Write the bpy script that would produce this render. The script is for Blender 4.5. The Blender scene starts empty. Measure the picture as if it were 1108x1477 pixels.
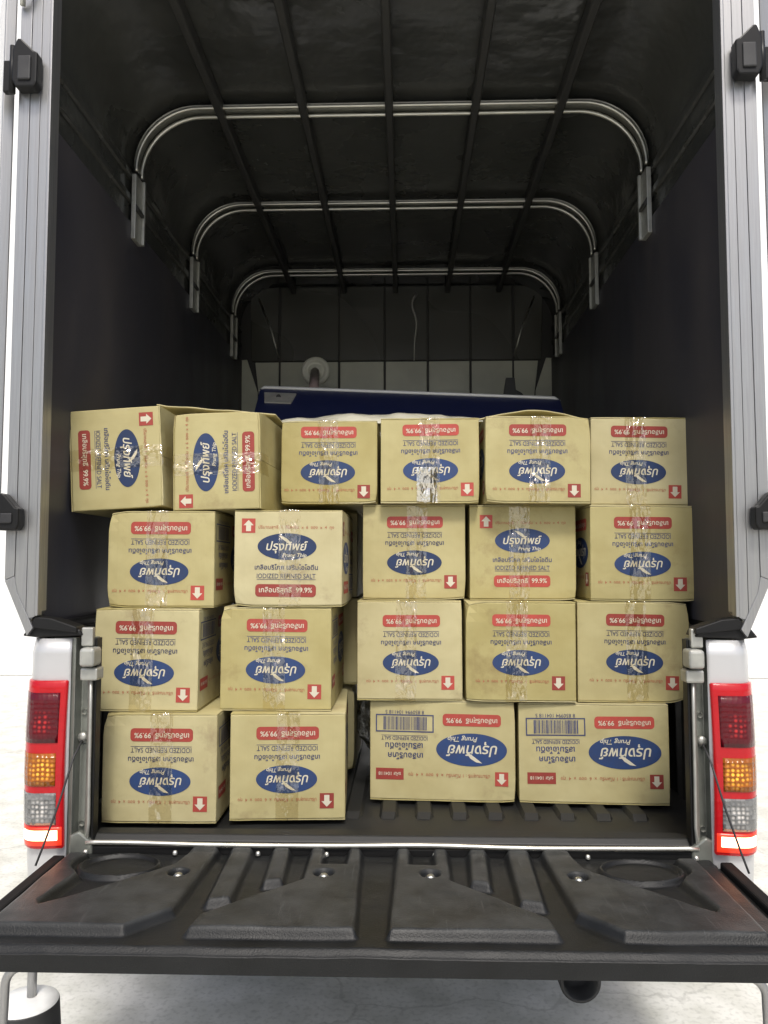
import bpy, bmesh, math, random
import numpy as np
from mathutils import Vector, Matrix, noise
R = math.radians
random.seed(7)
sc = bpy.context.scene
COL = sc.collection

# ------------------------------------------------------------------ camera
cam = bpy.data.cameras.new('camera')
cam.sensor_fit = 'VERTICAL'
cam.sensor_height = 24.0
cam.sensor_width = 18.0
cam.lens = 1116.0 / 1477.0 * 24.0
cam.clip_start = 0.05
cam.clip_end = 400
camo = bpy.data.objects.new('camera', cam)
COL.objects.link(camo)
camo.location = (0.040, -1.83, 1.41)
camo.rotation_euler = (R(90 + 3.9), 0, R(1.6))
sc.camera = camo

# ------------------------------------------------------------------ sky, sun, exposure
SUN_EL, SUN_AZ = 57.0, 6.0          # the sun stands behind the photographer, a little to the right
world = bpy.data.worlds.new('World')
sc.world = world
world.use_nodes = True
wn = world.node_tree
bg = wn.nodes['Background']
sky = wn.nodes.new('ShaderNodeTexSky')
sky.sky_type = 'NISHITA'
sky.sun_disc = False
sky.sun_elevation = R(SUN_EL)
sky.sun_rotation = R(180 - SUN_AZ)
sky.air_density = 1.0
sky.dust_density = 4.0
sky.ozone_density = 0.6
wn.links.new(sky.outputs[0], bg.inputs[0])
bg.inputs[1].default_value = 0.10
sun = bpy.data.lights.new('sun', 'SUN')
sun.energy = 1.5
sun.angle = R(10)
sun.color = (1.0, 0.98, 0.93)
suno = bpy.data.objects.new('sun', sun)
COL.objects.link(suno)
suno.location = (2, -8, 9)
suno.rotation_euler = (R(90 - SUN_EL), 0, R(SUN_AZ))
sc.view_settings.view_transform = 'Standard'
sc.view_settings.look = 'None'
sc.view_settings.gamma = 1.0
sc.view_settings.use_curve_mapping = False
sc.view_settings.exposure = 0.86
sc.cycles.max_bounces = 8
sc.cycles.transparent_max_bounces = 12

# ------------------------------------------------------------------ materials
def mat(name, col, rough=0.5, metal=0.0, col2=None, nscale=20, bump=0.0, bscale=80, bdist=0.002, coat=0.0,
        stretch=None, rough2=None, emis=None, estr=0, spec=0.5, detail=6, contrast=(0.35, 0.65)):
    m = bpy.data.materials.new(name)
    m.use_nodes = True
    nt = m.node_tree
    b = nt.nodes['Principled BSDF']
    b.inputs['Base Color'].default_value = (*col, 1)
    b.inputs['Roughness'].default_value = rough
    b.inputs['Metallic'].default_value = metal
    b.inputs['Specular IOR Level'].default_value = spec
    if coat:
        b.inputs['Coat Weight'].default_value = coat
        b.inputs['Coat Roughness'].default_value = 0.08
    if emis:
        b.inputs['Emission Color'].default_value = (*emis, 1)
        b.inputs['Emission Strength'].default_value = estr
    tc = nt.nodes.new('ShaderNodeTexCoord')
    vec = tc.outputs['Object']
    if stretch:
        mp = nt.nodes.new('ShaderNodeMapping')
        mp.inputs['Scale'].default_value = stretch
        nt.links.new(vec, mp.inputs['Vector'])
        vec = mp.outputs[0]
    if col2 or rough2 is not None:
        n = nt.nodes.new('ShaderNodeTexNoise')
        n.inputs['Scale'].default_value = nscale
        n.inputs['Detail'].default_value = detail
        nt.links.new(vec, n.inputs['Vector'])
        r = nt.nodes.new('ShaderNodeMapRange')
        r.inputs[1].default_value, r.inputs[2].default_value = contrast
        nt.links.new(n.outputs['Fac'], r.inputs[0])
        if col2:
            mx = nt.nodes.new('ShaderNodeMix')
            mx.data_type = 'RGBA'
            mx.inputs[6].default_value = (*col, 1)
            mx.inputs[7].default_value = (*col2, 1)
            nt.links.new(r.outputs[0], mx.inputs[0])
            nt.links.new(mx.outputs[2], b.inputs['Base Color'])
        if rough2 is not None:
            r2 = nt.nodes.new('ShaderNodeMapRange')
            r2.inputs[3].default_value, r2.inputs[4].default_value = rough, rough2
            nt.links.new(r.outputs[0], r2.inputs[0])
            nt.links.new(r2.outputs[0], b.inputs['Roughness'])
    if bump:
        n2 = nt.nodes.new('ShaderNodeTexNoise')
        n2.inputs['Scale'].default_value = bscale
        n2.inputs['Detail'].default_value = 4
        nt.links.new(vec, n2.inputs['Vector'])
        bp = nt.nodes.new('ShaderNodeBump')
        bp.inputs['Strength'].default_value = bump
        bp.inputs['Distance'].default_value = bdist
        nt.links.new(n2.outputs['Fac'], bp.inputs['Height'])
        nt.links.new(bp.outputs[0], b.inputs['Normal'])
    return m

def cardboard_material(name, a, c, d):
    """kraft board: mottled fibre, faint flutes under the liner, soft stains, each carton a slightly different tone"""
    m = mat(name, a, 0.62, 0, c, 9, spec=0.35)
    nt = m.node_tree
    b = nt.nodes['Principled BSDF']
    mx = [n for n in nt.nodes if n.type == 'MIX'][0]
    tc = [n for n in nt.nodes if n.type == 'TEX_COORD'][0]
    oi = nt.nodes.new('ShaderNodeObjectInfo')
    add = nt.nodes.new('ShaderNodeVectorMath')
    sca = nt.nodes.new('ShaderNodeVectorMath'); sca.operation = 'SCALE'
    cmb = nt.nodes.new('ShaderNodeCombineXYZ')
    for i in range(3):
        nt.links.new(oi.outputs['Random'], cmb.inputs[i])
    nt.links.new(cmb.outputs[0], sca.inputs[0]); sca.inputs['Scale'].default_value = 9.0
    nt.links.new(tc.outputs['Object'], add.inputs[0]); nt.links.new(sca.outputs[0], add.inputs[1])
    for n in [n for n in nt.nodes if n.type == 'TEX_NOISE']:
        nt.links.new(add.outputs[0], n.inputs['Vector'])
    st = nt.nodes.new('ShaderNodeTexNoise'); st.inputs['Scale'].default_value = 5.5; st.inputs['Detail'].default_value = 8
    st.inputs['Roughness'].default_value = 0.7
    nt.links.new(add.outputs[0], st.inputs['Vector'])
    sr = nt.nodes.new('ShaderNodeMapRange')
    sr.inputs[1].default_value, sr.inputs[2].default_value = 0.57, 0.76
    nt.links.new(st.outputs['Fac'], sr.inputs[0])
    m2 = nt.nodes.new('ShaderNodeMix'); m2.data_type = 'RGBA'
    m2.inputs[7].default_value = (*d, 1)
    nt.links.new(sr.outputs[0], m2.inputs[0]); nt.links.new(mx.outputs[2], m2.inputs[6])
    hsv = nt.nodes.new('ShaderNodeHueSaturation')
    vr = nt.nodes.new('ShaderNodeMapRange'); vr.inputs[3].default_value, vr.inputs[4].default_value = 0.88, 1.12
    nt.links.new(oi.outputs['Random'], vr.inputs[0]); nt.links.new(vr.outputs[0], hsv.inputs['Value'])
    sr2 = nt.nodes.new('ShaderNodeMapRange'); sr2.inputs[3].default_value, sr2.inputs[4].default_value = 1.12, 0.85
    nt.links.new(oi.outputs['Random'], sr2.inputs[0]); nt.links.new(sr2.outputs[0], hsv.inputs['Saturation'])
    nt.links.new(m2.outputs[2], hsv.inputs['Color']); nt.links.new(hsv.outputs[0], b.inputs['Base Color'])
    # relief: flutes (vertical), fibre and slow waviness
    wv = nt.nodes.new('ShaderNodeTexWave'); wv.bands_direction = 'X'
    wv.inputs['Scale'].default_value = 42; wv.inputs['Distortion'].default_value = 0.6
    nt.links.new(add.outputs[0], wv.inputs['Vector'])
    sl = nt.nodes.new('ShaderNodeTexNoise'); sl.inputs['Scale'].default_value = 7; sl.inputs['Detail'].default_value = 3
    nt.links.new(add.outputs[0], sl.inputs['Vector'])
    b1 = nt.nodes.new('ShaderNodeBump'); b1.inputs['Strength'].default_value = 0.05; b1.inputs['Distance'].default_value = 0.0005
    nt.links.new(wv.outputs['Fac'], b1.inputs['Height'])
    b2 = nt.nodes.new('ShaderNodeBump'); b2.inputs['Strength'].default_value = 0.35; b2.inputs['Distance'].default_value = 0.020
    nt.links.new(sl.outputs['Fac'], b2.inputs['Height']); nt.links.new(b1.outputs[0], b2.inputs['Normal'])
    nt.links.new(b2.outputs[0], b.inputs['Normal'])
    return m

def tape_material(name='clear_brown_tape', gloss=0.13, k=5.5, sc_=13, rough=0.06):
    m = bpy.data.materials.new(name)
    m.use_nodes = True
    nt = m.node_tree
    for n in list(nt.nodes):
        nt.nodes.remove(n)
    out = nt.nodes.new('ShaderNodeOutputMaterial')
    tr = nt.nodes.new('ShaderNodeBsdfTransparent'); tr.inputs[0].default_value = (0.985, 0.962, 0.90, 1)
    gl = nt.nodes.new('ShaderNodeBsdfGlossy'); gl.inputs['Roughness'].default_value = rough
    gl.inputs[0].default_value = (1, 0.98, 0.92, 1)
    tc = nt.nodes.new('ShaderNodeTexCoord')
    oi = nt.nodes.new('ShaderNodeObjectInfo')
    add = nt.nodes.new('ShaderNodeVectorMath'); add.operation = 'ADD'
    sca = nt.nodes.new('ShaderNodeVectorMath'); sca.operation = 'SCALE'; sca.inputs['Scale'].default_value = 13.0
    cmb = nt.nodes.new('ShaderNodeCombineXYZ')
    for i in range(3):
        nt.links.new(oi.outputs['Random'], cmb.inputs[i])
    nt.links.new(cmb.outputs[0], sca.inputs[0])
    nt.links.new(tc.outputs['Object'], add.inputs[0]); nt.links.new(sca.outputs[0], add.inputs[1])
    n1 = nt.nodes.new('ShaderNodeTexNoise'); n1.inputs['Scale'].default_value = sc_; n1.inputs['Detail'].default_value = 4
    n1.inputs['Roughness'].default_value = 0.5
    n2 = nt.nodes.new('ShaderNodeTexNoise'); n2.inputs['Scale'].default_value = 12; n2.inputs['Detail'].default_value = 2
    mp = nt.nodes.new('ShaderNodeMapping'); mp.inputs['Scale'].default_value = (1.0, 1.0, 0.45)
    nt.links.new(add.outputs[0], mp.inputs['Vector'])
    nt.links.new(mp.outputs[0], n1.inputs['Vector']); nt.links.new(mp.outputs[0], n2.inputs['Vector'])
    b1 = nt.nodes.new('ShaderNodeBump'); b1.inputs['Strength'].default_value = 1.0; b1.inputs['Distance'].default_value = 0.015 * k
    b2 = nt.nodes.new('ShaderNodeBump'); b2.inputs['Strength'].default_value = 0.6; b2.inputs['Distance'].default_value = 0.02
    nt.links.new(n1.outputs['Fac'], b1.inputs['Height']); nt.links.new(n2.outputs['Fac'], b2.inputs['Height'])
    nt.links.new(b2.outputs[0], b1.inputs['Normal'])
    nt.links.new(b1.outputs[0], gl.inputs['Normal'])
    mx = nt.nodes.new('ShaderNodeMixShader')
    mx.inputs[0].default_value = gloss
    nt.links.new(tr.outputs[0], mx.inputs[1]); nt.links.new(gl.outputs[0], mx.inputs[2])
    nt.links.new(mx.outputs[0], out.inputs[0])
    return m

def film_material():
    m = mat('crumpled_silver_film', (0.72, 0.74, 0.74), 0.16, 0.35, bump=1.0, bscale=22, bdist=0.05, coat=0.8)
    return m

def lens_material(name, col, rough=0.12, facet=130, amount=0.7, emis=None, estr=0, spread=0.5, glow=None):
    m = mat(name, col, rough, 0, coat=0.12, spec=0.35, emis=emis, estr=estr)
    nt = m.node_tree
    b = nt.nodes['Principled BSDF']
    tc = [n for n in nt.nodes if n.type == 'TEX_COORD'][0]
    vo = nt.nodes.new('ShaderNodeTexVoronoi'); vo.inputs['Scale'].default_value = facet
    vo.inputs['Randomness'].default_value = 0.25
    nt.links.new(tc.outputs['Object'], vo.inputs['Vector'])
    bp = nt.nodes.new('ShaderNodeBump'); bp.inputs['Strength'].default_value = amount; bp.inputs['Distance'].default_value = 0.004
    nt.links.new(vo.outputs['Distance'], bp.inputs['Height'])
    nt.links.new(bp.outputs[0], b.inputs['Normal'])
    cr = nt.nodes.new('ShaderNodeMix'); cr.data_type = 'RGBA'
    cr.inputs[6].default_value = (*[c * (1 - spread) for c in col], 1)
    cr.inputs[7].default_value = (*[min(1, c * (1 + spread)) for c in col], 1)
    nt.links.new(vo.outputs['Color'], cr.inputs[0])
    nt.links.new(cr.outputs[2], b.inputs['Base Color'])
    if glow:                                   # (facet glints painted as emission: height, radius, colour, strength)
        zc, rad, gc, gs = glow
        sp = nt.nodes.new('ShaderNodeSeparateXYZ'); nt.links.new(tc.outputs['Object'], sp.inputs[0])
        ab = nt.nodes.new('ShaderNodeMath'); ab.operation = 'ABSOLUTE'; nt.links.new(sp.outputs[0], ab.inputs[0])
        cx = nt.nodes.new('ShaderNodeCombineXYZ'); nt.links.new(ab.outputs[0], cx.inputs[0]); nt.links.new(sp.outputs[2], cx.inputs[2])
        ds = nt.nodes.new('ShaderNodeVectorMath'); ds.operation = 'DISTANCE'; ds.inputs[1].default_value = (0.792, 0, zc)
        nt.links.new(cx.outputs[0], ds.inputs[0])
        fr = nt.nodes.new('ShaderNodeMapRange'); fr.inputs[1].default_value, fr.inputs[2].default_value = rad, rad * 0.25
        nt.links.new(ds.outputs['Value'], fr.inputs[0])
        fa = nt.nodes.new('ShaderNodeMapRange'); fa.inputs[1].default_value, fa.inputs[2].default_value = 0.45, 0.1
        nt.links.new(vo.outputs['Distance'], fa.inputs[0])
        mu = nt.nodes.new('ShaderNodeMath'); mu.operation = 'MULTIPLY'; nt.links.new(fr.outputs[0], mu.inputs[0]); nt.links.new(fa.outputs[0], mu.inputs[1])
        ms = nt.nodes.new('ShaderNodeMath'); ms.operation = 'MULTIPLY'; ms.inputs[1].default_value = gs; nt.links.new(mu.outputs[0], ms.inputs[0])
        b.inputs['Emission Color'].default_value = (*gc, 1)
        nt.links.new(ms.outputs[0], b.inputs['Emission Strength'])
    return m

M = {}
M['card'] = cardboard_material('kraft_cardboard', (0.435, 0.382, 0.188), (0.380, 0.326, 0.150), (0.27, 0.21, 0.10))
M['red'] = mat('red_ink', (0.33, 0.045, 0.032), 0.6, col2=(0.28, 0.042, 0.03), nscale=60)
M['redtext'] = mat('thin_red_ink', (0.36, 0.12, 0.06), 0.6)
M['navy'] = mat('navy_ink', (0.035, 0.042, 0.10), 0.55, col2=(0.055, 0.06, 0.12), nscale=90)
M['blue'] = mat('blue_ink', (0.012, 0.036, 0.115), 0.6, col2=(0.018, 0.034, 0.095), nscale=40)
for _k in ('red', 'blue', 'navy'):
    _nt = M[_k].node_tree
    _b = _nt.nodes['Principled BSDF']; _mx = [n for n in _nt.nodes if n.type == 'MIX'][0]
    _oi = _nt.nodes.new('ShaderNodeObjectInfo'); _hs = _nt.nodes.new('ShaderNodeHueSaturation'); _vr = _nt.nodes.new('ShaderNodeMapRange')
    _vr.inputs[3].default_value, _vr.inputs[4].default_value = 0.75, 1.35
    _nt.links.new(_oi.outputs['Random'], _vr.inputs[0]); _nt.links.new(_vr.outputs[0], _hs.inputs['Value'])
    _nt.links.new(_mx.outputs[2], _hs.inputs['Color']); _nt.links.new(_hs.outputs[0], _b.inputs['Base Color'])
M['cream'] = mat('unprinted_cream', (0.56, 0.52, 0.40), 0.6)
M['tape'] = tape_material()
M['tape_crinkled'] = tape_material('crinkled_tape', 0.55, 5.0, 12, 0.2)
M['alu'] = mat('brushed_aluminium', (0.36, 0.36, 0.355), 0.34, 0.8, col2=(0.31, 0.31, 0.31), nscale=30, stretch=(6, 6, 0.25), rough2=0.46, bump=0.05, bscale=40, bdist=0.001)
M['steel'] = mat('polished_steel', (0.54, 0.54, 0.49), 0.36, 1.0, rough2=0.5, nscale=18, bump=0.1, bscale=25, bdist=0.003)
M['steel_dull'] = mat('dull_steel', (0.46, 0.46, 0.42), 0.45, 0.7, col2=(0.36, 0.36, 0.33), nscale=30)
M['gloss_black'] = mat('black_gelcoat', (0.060, 0.061, 0.052), 0.22, 0, rough2=0.34, nscale=1.2, bump=0.12, bscale=2.0, bdist=0.03, col2=(0.06, 0.061, 0.05), detail=1)
M['roof_black'] = mat('dusty_black_roof', (0.034, 0.035, 0.032), 0.17, 0, rough2=0.34, nscale=3, bump=0.4, bscale=3.2, bdist=0.05, col2=(0.046, 0.047, 0.043))
M['rib_black'] = mat('black_painted_tube', (0.030, 0.030, 0.028), 0.5)
M['reflection_grey'] = mat('reflection_grey_gelcoat', (0.56, 0.57, 0.47), 0.3, 0, col2=(0.46, 0.47, 0.39), nscale=5, bump=0.15, bscale=5, bdist=0.02)  # lower front wall: its pale reflection painted in as grey
M['liner_side'] = mat('scuffed_dark_plywood', (0.031, 0.031, 0.040), 0.42, 0, col2=(0.046, 0.042, 0.045), nscale=3.5, rough2=0.6, bump=0.2, bscale=14, bdist=0.004, stretch=(1, 1, 0.4))
M['plastic'] = mat('grained_black_plastic', (0.007, 0.0072, 0.007), 0.5, 0, col2=(0.013, 0.0135, 0.013), nscale=7, rough2=0.58, bump=0.35, bscale=420, bdist=0.0008, spec=0.45)
M['gate'] = mat('grey_topped_black_plastic', (0.0065, 0.007, 0.007), 0.40, 0, col2=(0.012, 0.0127, 0.013), nscale=7, rough2=0.54, bump=0.6, bscale=330, bdist=0.0012, spec=0.27)
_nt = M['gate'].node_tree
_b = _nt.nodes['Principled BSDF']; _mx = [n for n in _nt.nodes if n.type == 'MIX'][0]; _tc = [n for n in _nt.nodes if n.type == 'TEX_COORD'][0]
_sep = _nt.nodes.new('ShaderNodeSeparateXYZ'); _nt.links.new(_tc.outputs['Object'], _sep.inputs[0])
_hr = _nt.nodes.new('ShaderNodeMapRange'); _hr.inputs[1].default_value, _hr.inputs[2].default_value = 0.749, 0.7555  # colour turns greyer with height, so raised tops are lighter than channels
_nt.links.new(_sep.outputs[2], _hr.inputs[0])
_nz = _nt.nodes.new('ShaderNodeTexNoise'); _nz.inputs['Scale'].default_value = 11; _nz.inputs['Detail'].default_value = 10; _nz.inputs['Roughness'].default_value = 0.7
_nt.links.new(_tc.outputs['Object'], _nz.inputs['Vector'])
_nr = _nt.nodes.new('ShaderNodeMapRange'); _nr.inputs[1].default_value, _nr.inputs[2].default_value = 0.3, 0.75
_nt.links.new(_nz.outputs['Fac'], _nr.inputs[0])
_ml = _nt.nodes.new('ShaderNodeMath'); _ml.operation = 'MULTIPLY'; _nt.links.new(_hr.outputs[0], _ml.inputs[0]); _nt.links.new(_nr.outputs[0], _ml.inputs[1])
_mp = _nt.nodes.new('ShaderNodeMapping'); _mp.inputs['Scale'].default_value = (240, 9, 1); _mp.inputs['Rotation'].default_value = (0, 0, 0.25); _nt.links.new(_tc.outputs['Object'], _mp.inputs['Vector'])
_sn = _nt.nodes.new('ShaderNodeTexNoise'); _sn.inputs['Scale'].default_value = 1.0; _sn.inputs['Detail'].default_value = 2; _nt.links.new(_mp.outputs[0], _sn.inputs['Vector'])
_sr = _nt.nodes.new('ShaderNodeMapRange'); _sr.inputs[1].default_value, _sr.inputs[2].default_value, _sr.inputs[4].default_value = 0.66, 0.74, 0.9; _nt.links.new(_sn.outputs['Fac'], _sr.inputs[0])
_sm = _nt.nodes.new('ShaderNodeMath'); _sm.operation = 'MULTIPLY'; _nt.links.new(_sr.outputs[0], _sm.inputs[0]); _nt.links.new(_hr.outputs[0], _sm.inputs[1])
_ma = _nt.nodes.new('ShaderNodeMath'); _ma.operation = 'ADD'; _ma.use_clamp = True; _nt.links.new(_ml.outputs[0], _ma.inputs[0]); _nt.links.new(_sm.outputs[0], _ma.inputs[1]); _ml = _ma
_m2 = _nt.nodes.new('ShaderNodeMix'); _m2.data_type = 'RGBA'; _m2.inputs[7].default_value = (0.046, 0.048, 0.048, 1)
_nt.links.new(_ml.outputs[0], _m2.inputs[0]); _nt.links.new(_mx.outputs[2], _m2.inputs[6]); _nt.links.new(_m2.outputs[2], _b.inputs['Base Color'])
M['plastic_smooth'] = mat('smooth_black_plastic', (0.010, 0.010, 0.010), 0.38, 0, rough2=0.5, nscale=8, bump=0.08, bscale=30, bdist=0.002, spec=0.22)
M['matte'] = mat('matte_black_paint', (0.012, 0.012, 0.012), 0.75, spec=0.08)
M['rubber'] = mat('black_rubber', (0.016, 0.016, 0.017), 0.6, 0, col2=(0.03, 0.03, 0.03), nscale=14, bump=0.2, bscale=40)
M['paint'] = mat('silver_white_paint', (0.50, 0.50, 0.50), 0.32, 0.25, coat=0.5, col2=(0.47, 0.47, 0.47), nscale=6)
M['jamb'] = mat('painted_jamb', (0.20, 0.21, 0.185), 0.35, 0.4, coat=0.3, col2=(0.13, 0.135, 0.12), nscale=14, contrast=(0.45, 0.7))
M['sill'] = mat('worn_bright_sill', (0.74, 0.73, 0.66), 0.25, 0.9, rough2=0.45, nscale=20, bump=0.2, bscale=18, bdist=0.004)
M['housing'] = lens_material('red_lens', (0.30, 0.003, 0.008), 0.2, 60, 0.15, spread=0.1, emis=(1.0, 0.02, 0.02), estr=0.10)
M['lens_red'] = lens_material('dark_red_lens', (0.085, 0.001, 0.006), 0.1, 90, 0.35, spread=0.12, glow=(1.045, 0.032, (1, 0.05, 0.04), 0.45))
M['lens_amber'] = lens_material('amber_lens', (0.30, 0.085, 0.006), 0.1, 95, 1.0, spread=0.25, glow=(0.937, 0.034, (1, 0.55, 0.06), 1.1))
M['lens_clear'] = lens_material('clear_lens', (0.17, 0.17, 0.165), 0.08, 95, 1.0, spread=0.35, glow=(0.846, 0.032, (1, 0.9, 0.8), 0.45))
M['lamp_core'] = mat('lit_tail_lamp', (0.9, 0.25, 0.1), 0.3, emis=(1.0, 0.55, 0.32), estr=3.2)
M['lamp_edge'] = mat('glowing_red_lens', (0.6, 0.02, 0.01), 0.3, emis=(1.0, 0.06, 0.02), estr=0.4)
M['board_blue'] = mat('navy_laminate', (0.006, 0.010, 0.045), 0.35, 0, rough2=0.45, nscale=6)
M['board_rim'] = mat('pale_rim', (0.55, 0.56, 0.54), 0.35, 0.2)
M['bracket'] = mat('pale_zinc_bracket', (0.42, 0.42, 0.38), 0.4, 0.5, col2=(0.34, 0.34, 0.31), nscale=30)
M['disc'] = mat('ivory_plastic', (0.68, 0.68, 0.58), 0.4)
M['pinkpost'] = mat('dusty_pink_plastic', (0.40, 0.30, 0.27), 0.45)
M['sheet'] = mat('pale_plastic_sheet', (0.52, 0.50, 0.40), 0.25, 0, bump=0.6, bscale=14, bdist=0.02, coat=0.5)
M['film'] = film_material()
M['concrete_cap'] = mat('white_concrete', (0.74, 0.74, 0.72), 0.8, col2=(0.66, 0.66, 0.64), nscale=30)
M['ground'] = mat('concrete_floor', (0.64, 0.63, 0.58), 0.55, 0, col2=(0.50, 0.495, 0.44), nscale=7, rough2=0.75, bump=0.25, bscale=35, bdist=0.003, detail=10, contrast=(0.38, 0.66))
_nt = M['ground'].node_tree
_b = _nt.nodes['Principled BSDF']; _mx = [n for n in _nt.nodes if n.type == 'MIX'][0]; _tc = [n for n in _nt.nodes if n.type == 'TEX_COORD'][0]
_wn = _nt.nodes.new('ShaderNodeTexNoise'); _wn.inputs['Scale'].default_value = 1.8; _wn.inputs['Detail'].default_value = 6; _nt.links.new(_tc.outputs['Object'], _wn.inputs['Vector'])
_vm = _nt.nodes.new('ShaderNodeVectorMath'); _vm.operation = 'MULTIPLY_ADD'; _vm.inputs[1].default_value = (0.9, 0.9, 0.9)
_nt.links.new(_wn.outputs['Color'], _vm.inputs[0]); _nt.links.new(_tc.outputs['Object'], _vm.inputs[2])
_vo = _nt.nodes.new('ShaderNodeTexVoronoi'); _vo.feature = 'DISTANCE_TO_EDGE'; _vo.inputs['Scale'].default_value = 0.5; _nt.links.new(_vm.outputs[0], _vo.inputs['Vector'])
_cr = _nt.nodes.new('ShaderNodeMapRange'); _cr.inputs[1].default_value, _cr.inputs[2].default_value, _cr.inputs[3].default_value = 0.0015, 0.005, 0.72; _nt.links.new(_vo.outputs['Distance'], _cr.inputs[0])
_gn = _nt.nodes.new('ShaderNodeTexNoise'); _gn.inputs['Scale'].default_value = 60; _gn.inputs['Detail'].default_value = 6; _nt.links.new(_tc.outputs['Object'], _gn.inputs['Vector'])
_gr = _nt.nodes.new('ShaderNodeMapRange'); _gr.inputs[1].default_value, _gr.inputs[2].default_value, _gr.inputs[3].default_value = 0.33, 0.5, 0.72; _nt.links.new(_gn.outputs['Fac'], _gr.inputs[0])
_ml = _nt.nodes.new('ShaderNodeMath'); _ml.operation = 'MULTIPLY'; _nt.links.new(_cr.outputs[0], _ml.inputs[0]); _nt.links.new(_gr.outputs[0], _ml.inputs[1])
_m2 = _nt.nodes.new('ShaderNodeMix'); _m2.data_type = 'RGBA'; _m2.inputs[6].default_value = (0.20, 0.195, 0.17, 1)
_nt.links.new(_ml.outputs[0], _m2.inputs[0]); _nt.links.new(_mx.outputs[2], _m2.inputs[7]); _nt.links.new(_m2.outputs[2], _b.inputs['Base Color'])
M['wall'] = mat('white_backdrop_paint', (0.80, 0.80, 0.79), 0.7, 0, col2=(0.76, 0.76, 0.75), nscale=1.5, bump=0.1, bscale=30)

# ------------------------------------------------------------------ helpers
def link(name, me, m=None, parent=None):
    o = bpy.data.objects.new(name, me)
    COL.objects.link(o)
    if m is not None and me is not None and not me.materials:
        me.materials.append(m)
    if parent is not None:
        o.parent = parent
    return o

def empty(name, loc=(0, 0, 0), label=None, cat=None, group=None):
    o = bpy.data.objects.new(name, None)
    COL.objects.link(o)
    o.location = loc
    o.empty_display_size = 0.1
    if label: o['label'] = label
    if cat: o['category'] = cat
    if group: o['group'] = group
    return o

def from_bm(bm, name, m, parent=None, smooth=False):
    bmesh.ops.recalc_face_normals(bm, faces=bm.faces)
    me = bpy.data.meshes.new(name)
    bm.to_mesh(me); bm.free()
    if smooth:
        me.polygons.foreach_set('use_smooth', [True] * len(me.polygons))
    return link(name, me, m, parent)

def box_bm(bm, x0, x1, y0, y1, z0, z1):
    vs = [bm.verts.new(p) for p in ((x0, y0, z0), (x1, y0, z0), (x1, y1, z0), (x0, y1, z0), (x0, y0, z1), (x1, y0, z1), (x1, y1, z1), (x0, y1, z1))]
    fs = [bm.faces.new([vs[i] for i in f]) for f in ((0, 3, 2, 1), (4, 5, 6, 7), (0, 1, 5, 4), (1, 2, 6, 5), (2, 3, 7, 6), (3, 0, 4, 7))]
    return vs, fs

def bevel(bm, off, seg=2):
    bmesh.ops.bevel(bm, geom=list(bm.edges), offset=off, segments=seg, profile=0.5, affect='EDGES', clamp_overlap=True)

def box(name, b, m, parent=None, bev=0.0, seg=2):
    bm = bmesh.new()
    x0, x1, y0, y1, z0, z1 = b
    box_bm(bm, min(x0, x1), max(x0, x1), y0, y1, z0, z1)
    if bev: bevel(bm, bev, seg)
    return from_bm(bm, name, m, parent)

def prism(name, poly, y0, y1, m, parent=None, bev=0.0, axis='Y', seg=2):
    """polygon in XZ (axis Y), in YZ (axis X) or in XY (axis Z) pushed along the axis"""
    bm = bmesh.new()
    f = {'Y': lambda a, b, t: (a, t, b), 'X': lambda a, b, t: (t, a, b), 'Z': lambda a, b, t: (a, b, t)}[axis]
    A = [bm.verts.new(f(a, b, y0)) for a, b in poly]
    B = [bm.verts.new(f(a, b, y1)) for a, b in poly]
    bm.faces.new(A); bm.faces.new(B[::-1])
    n = len(poly)
    for i in range(n):
        bm.faces.new((A[i], B[i], B[(i + 1) % n], A[(i + 1) % n]))
    bmesh.ops.recalc_face_normals(bm, faces=bm.faces)
    if bev: bevel(bm, bev, seg)
    return from_bm(bm, name, m, parent)

def tube_bm(bm, pts, r, n=10, cap=True):
    pts = [Vector(p) for p in pts]
    rings = []
    up = None
    for i, p in enumerate(pts):
        t = (pts[min(i + 1, len(pts) - 1)] - pts[max(i - 1, 0)]).normalized()
        if up is None:
            up = Vector((0, 1, 0)) if abs(t.y) < 0.9 else Vector((1, 0, 0))
        a = (up - t * up.dot(t)).normalized()
        b = t.cross(a)
        up = a
        rr = r[i] if isinstance(r, (list, tuple)) else r
        rings.append([bm.verts.new(p + (a * math.cos(k * 2 * math.pi / n) + b * math.sin(k * 2 * math.pi / n)) * rr) for k in range(n)])
    for q, w in zip(rings, rings[1:]):
        for k in range(n):
            bm.faces.new((q[k], q[(k + 1) % n], w[(k + 1) % n], w[k]))
    if cap:
        bm.faces.new(rings[0][::-1]); bm.faces.new(rings[-1])

def tube(name, pts, r, m, parent=None, n=10):
    bm = bmesh.new()
    tube_bm(bm, pts, r, n)
    return from_bm(bm, name, m, parent, smooth=True)

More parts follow.
